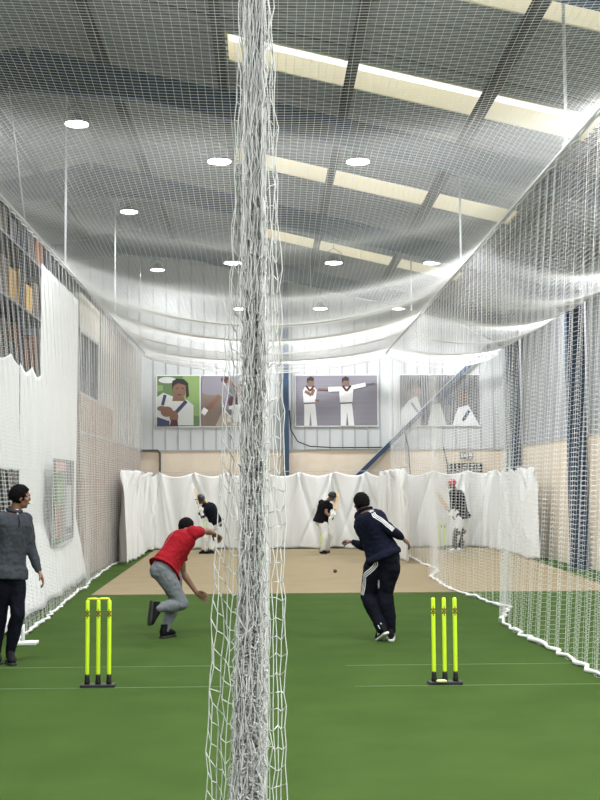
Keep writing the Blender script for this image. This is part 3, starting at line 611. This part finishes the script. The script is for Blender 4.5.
def shoe(J, A, T, K, planted, parent, mu, ms, name='shoe', stripes=False):
    if planted:
        A = V((A.x, A.y, .085)); d = V((T.x-A.x, T.y-A.y, 0)).normalized(); dn = V((0,0,-1))
    else:
        sh = (A-K).normalized(); d = (T-(A+sh*.06)).normalized(); dn = (sh-d*sh.dot(d)).normalized()
    sd = d.cross(dn); u = -dn; b = MB(); so = MB(); P_ = lambda x, s_, z: A+d*x+sd*s_+u*z
    prof = [(-.075,.024,.02),(-.06,.034,.055),(-.02,.038,.075),(.03,.040,.062),(.08,.044,.030),(.13,.046,.005),(.17,.040,-.012),(.195,.024,-.028)]
    b.rings([[P_(x, w_*math.cos(2*pi*k/16), -.065+max(0,(h+.065))*.5+ (h+.065)*.5*math.sin(2*pi*k/16)) for k in range(16)] for x, w_, h in prof])
    b.tube([P_(-.01,0,.02), P_(-.015,0,.075)], [.044,.042], 14)
    so.rings([[P_(x, s_*w_, z) for s_, z in ((-1,-.085),(1,-.085),(1,-.058),(-1,-.058))] for x, w_ in ((-.083,.022),(-.065,.036),(-.02,.040),(.04,.040),(.10,.048),(.15,.048),(.185,.036),(.205,.018))])
    o = remeshed(b, name, PM_[mu], parent, .006, 4); s_ = so.build('sole', PM_[ms], o, False, .006)
    if stripes:
        for k in (-1, 1):
            t_ = MB()
            for q in range(3): t_.beam(P_(.02+.025*q, k*.046, -.045), P_(.005+.025*q, k*.036, .015), .004, .008, tuple(d))
            t_.build('shoe_stripe', PM_['whitebits'], o)
    return A
def head(b, J, face, s=1.0):
    c = J['hd']; f = V(face).normalized(); u = (J['hd']-J['nk']).normalized()*.45+V((0,0,1))*.55; u = (u-f*u.dot(f)).normalized(); r = f.cross(u); ax = (r, f, u)
    b.ell(c+u*.015*s, (.074*s,.094*s,.098*s), ax); b.ell(c+f*.028*s-u*.045*s, (.056*s,.062*s,.070*s), ax); b.ell(c+f*.055*s-u*.092*s, (.028*s,.026*s,.020*s), ax)
    b.ell(c+f*.080*s+u*.022*s, (.050*s,.016*s,.012*s), ax)
    b.rings([[c+f*(y)*s+u*z*s+r*w_*s*math.cos(2*pi*k/8)+f*.012*s*math.sin(2*pi*k/8) for k in range(8)] for y, z, w_ in ((.085,.02,.008),(.098,-.008,.011),(.101,-.026,.016),(.090,-.036,.013))])
    b.ell(c+f*.090*s-u*.058*s, (.024*s,.010*s,.009*s), ax)
    for k in (-1, 1): b.ell(c+r*.077*s*k-f*.004*s-u*.008*s, (.009*s,.018*s,.030*s), ax); b.ell(c+r*.045*s*k+f*.060*s-u*.02*s, (.022*s,.024*s,.02*s), ax)
    return c, ax
def person(name, at, J, face, skin, label, top=None, bottoms=None, sleeve='long', tw=1.0, hem_w=1.0, hipw=1.0, planted=(True, True), hairy=True, hands=None, shoes=('shoe','darksole'), gloves=None, body_hands=True, shirt_grow=.022, collar=None, leg_w=1.0, hem_t=-.13, dy=None, stripe_shoes=False, tag_cat='person'):
    J = vv(J); root = thing('person', label, tag_cat, at); f = V(face).normalized()
    for a_, k_, t_, pl in (('al','kl','tl',planted[0]),('ar','kr','tr',planted[1])):
        if pl: J[a_].z = .095
    pc, N, up, fr, cfn = torso_frames(J, f)
    b = MB(); torso(b, J, f, ST)
    hd_c, ax = head(b, J, f); nb = J['nk']; b.tube([nb-up*.06, nb+(J['hd']-nb)*.5, J['hd']-ax[2]*.03-ax[1]*.01], [.062,.052,.052], 14)
    cuff = {}
    for s_ in 'lr':
        sh, el, wr, fi = J['s'+s_], J['e'+s_], J['w'+s_], J['f'+s_]
        b.tube([cfn(.86), sh], [.075,.058], 14); b.ell(sh, (.06,)*3)
        limb(b, (sh, el), ((0,.056),(.3,.052),(.6,.046),(1,.038))); limb(b, (el, wr), ((0,.039),(.25,.042),(.6,.034),(1,.025)))
        hp, kn, an = J['h'+s_], J['k'+s_], J['a'+s_]; back_ = -fr(0)[1]
        limb(b, (hp, kn), ((0,.088),(.3,.085),(.7,.064),(1,.052))); limb(b, (kn, an), ((0,.052),(.28,.057,back_*.012),(.6,.042,back_*.006),(1,.034)))
        # foot inside the shoe
        dd = (J['t'+s_]-an).normalized(); b.tube([an, an+dd*.08], [.034,.03], 10)
        if body_hands:
            pn, ts, cu = hands[s_]; hand(b, wr, fi, V(pn), V(ts), cu, 1.1)
    remeshed(b, 'body', PM_[skin], root, .0065, 3)
    # face
    r, fx, u = ax; e = MB()
    for k in (-1, 1):
        p = hd_c+r*.030*k+fx*.080+u*.004; e.ell(p, (.012,.009,.008), ax, 12, 8, 0); e.ell(p+fx*.0065, (.005,.005,.006), ax, 10, 6, 1)
    e.build('eyes', [PM_['eye'], PM_['iris']], root, True)
    e = MB()
    for k in (-1, 1): e.tube([hd_c+r*k*.014+fx*.097+u*.024, hd_c+r*k*.032+fx*.095+u*.030, hd_c+r*k*.050+fx*.082+u*.023], [.004,.005,.003], 6)
    e.build('eyebrows', PM_['hair'], root, True)
    e = MB(); e.tube([hd_c-r*.024+fx*.093-u*.060, hd_c+fx*.102-u*.058, hd_c+r*.024+fx*.093-u*.060], [.002,.005,.002], 8); e.build('mouth', PM_['lip'], root, True)
    if hairy:
        e = MB(); fn = lambda l: .86 if (l.y > .45 and l.z < .50) or l.z < -.52 or (l.y > .1 and l.z < -.05) else 1.0
        e.ell(hd_c+u*.018-fx*.006, (.090,.110,.114), ax, 40, 28, 0, fn)
        remeshed(e, 'hair', PM_['hair'], root, .006, 2, lambda p: .005*noise.noise(p*60)+.003*noise.noise(p*140))
    # shirt
    wr_ = lambda amp, sc: (lambda p: amp*noise.noise(V((p.x*sc, p.y*sc, p.z*sc*.55)))+amp*.5*noise.noise(p*sc*2.3))
    b = MB(); st = [(hem_t,.188*hem_w,.150*hem_w,-.012),(hem_t*.5+.005,.190*hem_w,.150*hem_w,-.014),(.035,.182,.135,-.01)]+[(e_[0], e_[1]*tw, e_[2]*(1+(tw-1)*.6), e_[3]) for e_ in ST if .05 < e_[0] < .95]+[(.975,.085,.07,-.004)]
    torso(b, J, f, st, shirt_grow)
    for s_ in 'lr':
        sh, el, wr = J['s'+s_], J['e'+s_], J['w'+s_]
        b.tube([cfn(.86), sh], [.085,.078], 16); b.ell(sh, (.079*(1+(tw-1)*.5),)*3)
        if sleeve == 'long':
            limb(b, (sh, el), ((0,.077),(.3,.070),(.7,.062),(1,.056))); limb(b, (el, wr), ((0,.055),(.3,.055),(.7,.046),(.93,.036)))
        else: b.tube([sh, sh.lerp(el, .62)], [.078,.066], 16)
    top_o = remeshed(b, 'shirt' if sleeve != 'long' else 'jacket', PM_[top], root, .009, 4, wr_(.010, 11))
    if collar:
        e = MB(); cn = cfn(.97); rr, ff = fr(1.0); ring = []
        for k in range(25):
            a_ = 2*pi*k/24; ring.append(cn+up*(.035+.012*math.cos(a_+pi/2))+rr*.070*math.cos(a_)+ff*(.068*math.sin(a_)+.005))
        e.tube(ring, .017, 8); e.build('collar', PM_[collar], top_o, True)
    # trousers
    b = MB(); torso(b, J, f, [(-.21,.10,.09,0),(-.13,.165,.115,-.005),(-.03,.180,.128,-.012),(.05,.150,.10,-.005),(.10,.13,.09,0)], .010); kk = leg_w
    for s_ in 'lr':
        hp, kn, an = J['h'+s_], J['k'+s_], J['a'+s_]; back_ = -fr(0)[1]
        limb(b, (hp, kn), ((0,.100*hipw),(.3,.101*kk),(.7,.082*kk),(1,.070*kk))); limb(b, (kn, an.lerp(kn, .04)), ((0,.070*kk),(.28,.073*kk,back_*.012),(.65,.060*kk,back_*.004),(1,.050*kk)))
        b.ell(hp+back_*.03-up*.03, (.092*hipw,)*3)
    bot_o = remeshed(b, 'trousers', PM_[bottoms], root, .009, 4, wr_(.011, 10))
    for s_, pl in zip('lr', planted): shoe(J, J['a'+s_].copy(), J['t'+s_], J['k'+s_], pl, root, shoes[0], shoes[1], stripes=stripe_shoes)
    return root, J, top_o, bot_o, ax, (pc, N, up, fr, cfn)
def ribbon(target, pts, wd, name, m, parent, offs=(0,), n=30, lift=.0025, span=None):
    """tape sewn on a garment: follows the cloth under the guide points"""
    me = target.data; bv = BVHTree.FromPolygons([v.co for v in me.vertices], [p.vertices for p in me.polygons])
    pts = [V(p) for p in pts]; L = [0]
    for a_, c_ in zip(pts, pts[1:]): L.append(L[-1]+(c_-a_).length)
    P_ = []
    for i in range(n+1):
        s_ = L[-1]*i/n; k = max(j for j in range(len(pts)) if L[j] <= s_+1e-9); k = min(k, len(pts)-2); t_ = (s_-L[k])/(L[k+1]-L[k]); P_.append(pts[k].lerp(pts[k+1], t_))
    b = MB()
    for o_ in offs:
        vs = []
        for i, p in enumerate(P_):
            T = (P_[min(i+1, n)]-P_[max(i-1, 0)]).normalized(); q, nr, _, _ = bv.find_nearest(p); sd = T.cross(nr).normalized()
            for e_ in (-wd/2, wd/2):
                q2, n2, _, _ = bv.find_nearest(q+sd*(o_+e_)+nr*.002); vs.append(q2+n2*lift)
        b.add(vs, [(2*i, 2*i+1, 2*i+3, 2*i+2) for i in range(n)])
    return b.build(name, m, parent, True)
def helmet(root, J, ax, m, mat_g='steel', name='helmet'):
    r, f, u = ax; c = J['hd']; e = MB()
    fn = lambda l: 1.0 if not ((l.y > .35 and l.z < .28) or l.z < -.45) else .80
    e.ell(c+u*.022, (.104,.124,.122), ax, 36, 24, 0, fn); h = remeshed(e, name, PM_[m], root, .007, 2)
    p = MB(); R = []
    for t in range(9):
        a_ = math.radians(20+140*t/8); d = r*math.cos(a_)+f*math.sin(a_); q = c+u*.050+r*.100*math.cos(a_)+f*.108*math.sin(a_)
        L_ = .055*math.sin(a_)+.004; R.append([q+u*.004, q+d*L_-u*.012+u*.003, q+d*L_-u*.018, q-u*.006])
    p.rings(R); p.build('peak', PM_[m], h, True)
    g_ = MB()
    for z in (-.015, -.045, -.075, -.10):
        g_.tube([c+r*.102*math.cos(math.radians(a_))+f*(.135 if z > -.09 else .12)*math.sin(math.radians(a_))+u*z for a_ in range(10, 171, 16)], .004, 6)
    for a_ in (60, 90, 120):
        g_.tube([c+r*.102*math.cos(math.radians(a_))+f*(.135 if z > -.09 else .12)*math.sin(math.radians(a_))+u*z for z in (-.015,-.045,-.075,-.10)], .004, 6)
    g_.build('grille', PM_[mat_g], h, True)
    return h
def pads(root, J, f, col='pad', dark=None):
    for s_ in 'lr':
        K, A = J['k'+s_], J['a'+s_]; ax_ = (K-A).normalized(); ff = V(f); ff = (ff-ax_*ff.dot(ax_)).normalized(); sd = ax_.cross(ff); b = MB(); R = []
        for t, w_, d_ in ((.0,.062,.080),(.15,.070,.095),(.5,.078,.100),(.85,.085,.105),(1.0,.090,.115),(1.18,.088,.110),(1.42,.082,.100),(1.5,.070,.090)):
            c = A+(K-A)*t
            if t > 1: c = K+(J['h'+s_]-K).normalized()*(t-1)*.38
            ring = [c+sd*w_*math.cos(math.radians(a_))+ff*d_*math.sin(math.radians(a_))*(1+.10*math.cos(math.radians(a_*8))) for a_ in range(-15, 196, 8)]
            ring += [c+sd*(w_-.022)*math.cos(math.radians(a_))+ff*(d_-.026)*math.sin(math.radians(a_)) for a_ in range(195, -16, -8)]; R.append(ring)
        b.rings(R); o = b.build('leg_pad', PM_[col], root, True)
        e = MB()
        for t in (.2, .55, .9):
            c = A+(K-A)*t; e.tube([c+sd*.074*math.cos(math.radians(a_))+ff*.074*math.sin(math.radians(a_)) for a_ in range(180, 361, 20)], .008, 6)
        e.build('pad_strap', PM_[dark or col], o, True)
def glove(root, J, s_, pn, ts, m, cu=1.1):
    b = MB(); hand(b, J['w'+s_], J['f'+s_], V(pn), V(ts), cu, 1.15, 1.5); d = (J['f'+s_]-J['w'+s_]).normalized(); b.tube([J['w'+s_]-d*.07, J['w'+s_]+d*.02], [.048,.040], 12)
    remeshed(b, 'batting_glove', PM_[m], root, .007, 2)
def bat(handle_top, blade_tip, facen, label, blade=.56, hl=.30):
    a, t_ = V(handle_top), V(blade_tip); d = (t_-a).normalized(); fn = V(facen); fn = (fn-d*fn.dot(d)).normalized(); sd = d.cross(fn)
    root = thing('cricket_bat', label, 'bat', a); a = V((0,0,0)); b = MB(); R = []
    for t, w_, th in ((0,.018,.014),(.05,.045,.020),(.09,.054,.024),(.6,.054,.042),(.85,.054,.036),(.97,.050,.022),(1,.036,.016)):
        c = a+d*(hl+blade*t); R.append([c+sd*x*w_+fn*y for x, y in ((-1,.008),(-.5,.012),(0,.013),(.5,.012),(1,.008),(1,-.010),(0,-th),(-1,-.010))])
    b.rings(R); b.build('blade', PM_['willow'], root, False, .003); b = MB(); b.tube([a, a+d*(hl+.02)], [.0175,.016], 12); b.build('grip', PM_['grip'], root, True); return root

RED_AT = (-1.222, 13.8, 0)
RED = dict(hl=(0.083, 0.1, 0.773), hr=(-0.018, -0.07, 0.797), kl=(0.134, 0.2, 0.404), al=(0.023, 0.0, 0.068), tl=(0.115, 0.16, -0.033), kr=(0.221, -0.02, 0.39), ar=(-0.055, -0.16, 0.36), tr=(-0.13, -0.2, 0.151), sl=(0.168, 0.36, 1.098), el=(0.2, 0.42, 0.714), wl=(0.357, 0.4, 0.489), fl=(0.487, 0.42, 0.403), sr=(0.34, 0.1, 1.202), er=(0.479, 0.34, 1.215), wr=(0.555, 0.5, 1.185), fr=(0.625, 0.56, 1.134), nk=(0.258, 0.27, 1.172), hd=(0.246, 0.44, 1.249))
NAVY_AT = (1.319, 13.345, 0)
NAVY = dict(hl=(-0.087, 0.04, 0.947), hr=(0.064, -0.04, 0.951), kl=(-0.187, 0.12, 0.514), al=(-0.048, -0.05, 0.14), tl=(-0.09, 0.12, -0.003), kr=(-0.003, 0.02, 0.522), ar=(0.06, 0.02, 0.108), tr=(0.077, 0.2, -0.027), sl=(-0.254, 0.17, 1.385), el=(-0.193, 0.26, 1.038), wl=(-0.335, 0.36, 1.092), fl=(-0.403, 0.38, 1.103), sr=(-0.103, -0.06, 1.379), er=(0.066, -0.16, 1.236), wr=(0.188, -0.06, 1.153), fr=(0.26, -0.02, 1.094), nk=(-0.205, 0.06, 1.456), hd=(-0.251, 0.12, 1.54))
GREY_AT = (-2.6, 11.957, 0)
GREY = dict(hl=(0.046, 0.06, 0.906), hr=(-0.062, -0.04, 0.914), kl=(0.105, -0.05, 0.478), al=(0.023, -0.02, 0.101), tl=(0.093, -0.2, 0.029), kr=(-0.085, 0.0, 0.465), ar=(-0.124, 0.02, 0.087), tr=(-0.053, -0.2, -0.009), sl=(0.129, 0.12, 1.415), el=(0.188, 0.14, 1.121), wl=(0.279, 0.1, 0.901), fl=(0.324, 0.08, 0.812), sr=(-0.144, -0.1, 1.423), er=(-0.204, -0.08, 1.135), wr=(-0.233, 0.1, 0.875), fr=(-0.227, 0.08, 0.797), nk=(0.034, 0.04, 1.499), hd=(0.094, 0.03, 1.649))
BL_AT = (-1.573, 30.946, 0)
BL = dict(hl=(0.159, -0.05, 0.845), hr=(0.232, 0.08, 0.84), kl=(-0.059, -0.12, 0.473), al=(-0.078, 0.0, 0.117), tl=(-0.177, -0.1, 0.046), kr=(0.101, 0.08, 0.463), ar=(0.102, 0.05, 0.1), tr=(0.005, -0.1, 0.006), sl=(-0.071, -0.14, 1.251), el=(-0.127, -0.3, 1.047), wl=(-0.148, -0.38, 1.075), fl=(-0.173, -0.4, 1.14), sr=(0.019, 0.14, 1.272), er=(-0.051, -0.02, 1.041), wr=(-0.127, -0.3, 1.009), fr=(-0.175, -0.36, 1.049), nk=(-0.052, 0.0, 1.301), hd=(-0.183, -0.08, 1.42))
BM_AT = (1.439, 30.539, 0)
BM = dict(hl=(-0.024, -0.1, 0.864), hr=(-0.133, 0.06, 0.861), kl=(0.008, -0.18, 0.47), al=(-0.042, -0.08, 0.107), tl=(0.04, -0.24, 0.013), kr=(0.165, 0.1, 0.534), ar=(0.094, 0.3, 0.151), tr=(-0.063, 0.3, 0.1), sl=(0.081, -0.14, 1.301), el=(0.048, -0.24, 1.06), wl=(0.184, -0.34, 0.959), fl=(0.247, -0.36, 1.035), sr=(-0.05, 0.1, 1.312), er=(0.066, 0.12, 1.039), wr=(0.182, -0.14, 1.018), fr=(0.243, -0.22, 1.083), nk=(0.088, 0.0, 1.364), hd=(0.216, -0.05, 1.48))
BR_AT = (4.962, 30.988, 0)
BR = dict(hl=(0.104, -0.1, 0.944), hr=(0.227, 0.08, 0.952), kl=(-0.018, -0.16, 0.503), al=(-0.062, -0.06, 0.082), tl=(-0.183, -0.16, 0.023), kr=(0.179, 0.08, 0.492), ar=(0.12, 0.08, 0.073), tr=(-0.007, -0.04, 0.002), sl=(-0.132, -0.15, 1.548), el=(-0.15, -0.24, 1.262), wl=(-0.163, -0.3, 1.055), fl=(-0.207, -0.32, 0.952), sr=(0.128, 0.15, 1.545), er=(0.187, 0.05, 1.256), wr=(-0.046, -0.22, 1.026), fr=(-0.145, -0.26, 0.95), nk=(-0.001, 0.0, 1.599), hd=(-0.107, -0.05, 1.784))

# man bowling in the red shirt
o, J, tp, bt, ax, TF = person('red', RED_AT, RED, (.70,.66,-.35), 'skin', 'person in red short sleeved shirt and grey joggers bending forward in bowling follow-through', 'red', 'greytrk', 'short', planted=(True, False),
    hands={'l': ((-.2,-1,-.2),(.4,0,1),.3), 'r': ((0,-.3,-1),(-.5,.2,0),.7)}, leg_w=1.12, shirt_grow=.030, hem_t=-.035, tw=1.2, hem_w=1.08, hipw=1.1)
pc, N, up_, fr_, cf_ = TF
ribbon(tp, [cf_(.95)-fr_(.9)[1]*.14+fr_(.9)[0]*.12, cf_(.6)-fr_(.6)[1]*.13+fr_(.6)[0]*.16, cf_(.25)-fr_(.2)[1]*.10+fr_(.2)[0]*.17, cf_(-.08)-fr_(0)[1]*.08+fr_(0)[0]*.19], .007, 'seam_piping', PM_['redplain'], tp)
# man in the navy tracksuit
o, J, tp, bt, ax, TF = person('navy', NAVY_AT, NAVY, (-.40,.90,-.12), 'skin2', 'person in navy striped tracksuit seen from behind just after bowling', 'navy', 'navy2', 'long', planted=(False, True),
    hands={'l': ((.4,0,-1),(.2,-.3,.8),1.7), 'r': ((-.5,.3,-.6),(0,.6,.4),.45)}, collar='navy', shoes=('shoe','sole'), stripe_shoes=True, leg_w=1.28, shirt_grow=.032, hem_t=-.05, hem_w=.92, tw=1.05)
pc, N, up_, fr_, cf_ = TF
sl_ = lambda s_, o_: J['s'+s_]+V(o_)
ribbon(tp, [cf_(.97)+V((.02,-.10,.03)), cf_(.97).lerp(J['sr'],.5)+V((0,-.08,.03)), J['sr']+V((-.02,-.08,.02)), J['sr'].lerp(J['er'],.35)+V((.01,-.09,.03)), J['sr'].lerp(J['er'],.97)+V((.02,-.10,.02))], .010, 'sleeve_stripes', PM_['whitebits'], tp, (-.018,0,.018))
lo_ = V((-.10,-.07,0)); ribbon(bt, [J['hl']+V((-.03,-.16,-.03)), J['hl']+V((-.05,-.16,-.12)), J['hl'].lerp(J['kl'],.5)+lo_, J['kl']+lo_+V((.0,0,.0))], .011, 'leg_stripes', PM_['whitebits'], bt, (-.020,0,.020))
ribbon(bt, [J['kl'].lerp(J['al'],.80)+V((-.02,-.12,0)), J['kl'].lerp(J['al'],.93)+V((0,-.12,0))], .05, 'ankle_mark', PM_['whitebits'], bt, (0,))
ribbon(bt, [J['hr'].lerp(J['kr'],.62)+V((-.12,-.05,0)), J['hr'].lerp(J['kr'],.85)+V((-.12,-.05,0))], .010, 'leg_stripes', PM_['whitebits'], bt, (-.018,0))
# man at the left edge
o, J, tp, bt, ax, TF = person('grey', GREY_AT, GREY, (.92,.30,-.05), 'skin', 'person in charcoal quarter-zip top and black trousers standing at the left edge', 'charcoal', 'navy2', 'long', planted=(True, True),
    hands={'l': ((-1,-.2,0),(0,-1,0),.4), 'r': ((1,0,0),(0,-1,0),.4)}, collar='charcoal', leg_w=1.0)
pc, N, up_, fr_, cf_ = TF
r_, f_ = fr_(.9); ribbon(tp, [cf_(.99)+f_*.16, cf_(.93)+f_*.16, cf_(.74)+f_*.16], .012, 'zip', PM_['black'], tp)
ribbon(tp, [cf_(.74)+f_*.16-r_*.10, cf_(.74)+f_*.16-r_*.13], .02, 'chest_badge', PM_['steel'], tp, n=4)
e = MB(); e.tube([J['nk']+f_*.055+up_*.02, J['nk']+f_*.085-up_*.03], [.02,.006], 8); e.build('undershirt', PM_['whitebits'], o, True)
# batsman, left lane
o, J, tp, bt, ax, TF = person('bl', BL_AT, BL, (-.75,-.65,-.25), 'skin2', 'person batting in black helmet and dark top with yellow collar, left lane', 'navy2', 'white', 'long', planted=(True, True), hairy=False, body_hands=False, hands={}, collar='yellow', leg_w=1.25, shirt_grow=.032, tw=1.18)
helmet(o, J, ax, 'helmet'); pads(o, J, (-.8,-.6,0)); glove(o, J, 'l', (.5,1,0), (0,0,1), 'pad'); glove(o, J, 'r', (.5,1,0), (0,0,1), 'padblack')
e = MB(); e.tube([J['hr']+V((-.09,.02,.05)), J['hr']+V((.09,.0,.02)), J['hr']+V((.10,-.06,-.12))], .03, 8); e.build('thigh_guard', PM_['padblack'], o, True)
W = V(BL_AT); bt_ = bat(W+J['fr']+V((.03,.0,-.12)), W+J['fr']+V((-.17,.30,.62)), (-.95,.1,0), 'raised bat held by the left lane batsman')
# batsman, middle
o, J, tp, bt, ax, TF = person('bm', BM_AT, BM, (.45,-.85,-.25), 'skin', 'person batting in black helmet, black t-shirt and white trousers, right lane', 'black', 'white', 'short', planted=(True, True), hairy=False, body_hands=False, hands={}, leg_w=1.25, shirt_grow=.034, tw=1.18)
helmet(o, J, ax, 'helmet'); pads(o, J, (.35,-.95,0), 'pad', 'padblack'); glove(o, J, 'l', (0,1,.2), (0,0,1), 'pad'); glove(o, J, 'r', (0,1,.2), (0,0,1), 'pad')
W = V(BM_AT); bat(W+J['fl']+V((-.03,.06,-.14)), W+J['fr']+V((.15,.42,.50)), (.2,-1,0), 'raised wooden bat held by the batsman in the black t-shirt')
# batsman, third lane
o, J, tp, bt, ax, TF = person('br', BR_AT, BR, (-.85,-.5,-.2), 'skin2', 'person batting in red helmet and dark top behind the right net', 'navy2', 'white', 'long', planted=(True, True), hairy=False, body_hands=False, hands={}, shoes=('shoew','sole'), leg_w=1.2, tw=1.15, shirt_grow=.03)
helmet(o, J, ax, 'helmetred'); pads(o, J, (-.8,-.6,0), 'padblack'); glove(o, J, 'l', (.5,1,0), (0,-.5,1), 'pad'); glove(o, J, 'r', (.5,1,0), (0,-.5,1), 'pad')
W = V(BR_AT); bat(W+J['fr']+V((.06,.02,-.10)), W+J['fr']+V((-.42,-.05,.62)), (-.3,-.9,-.2), 'bat held by the batsman in the red helmet')
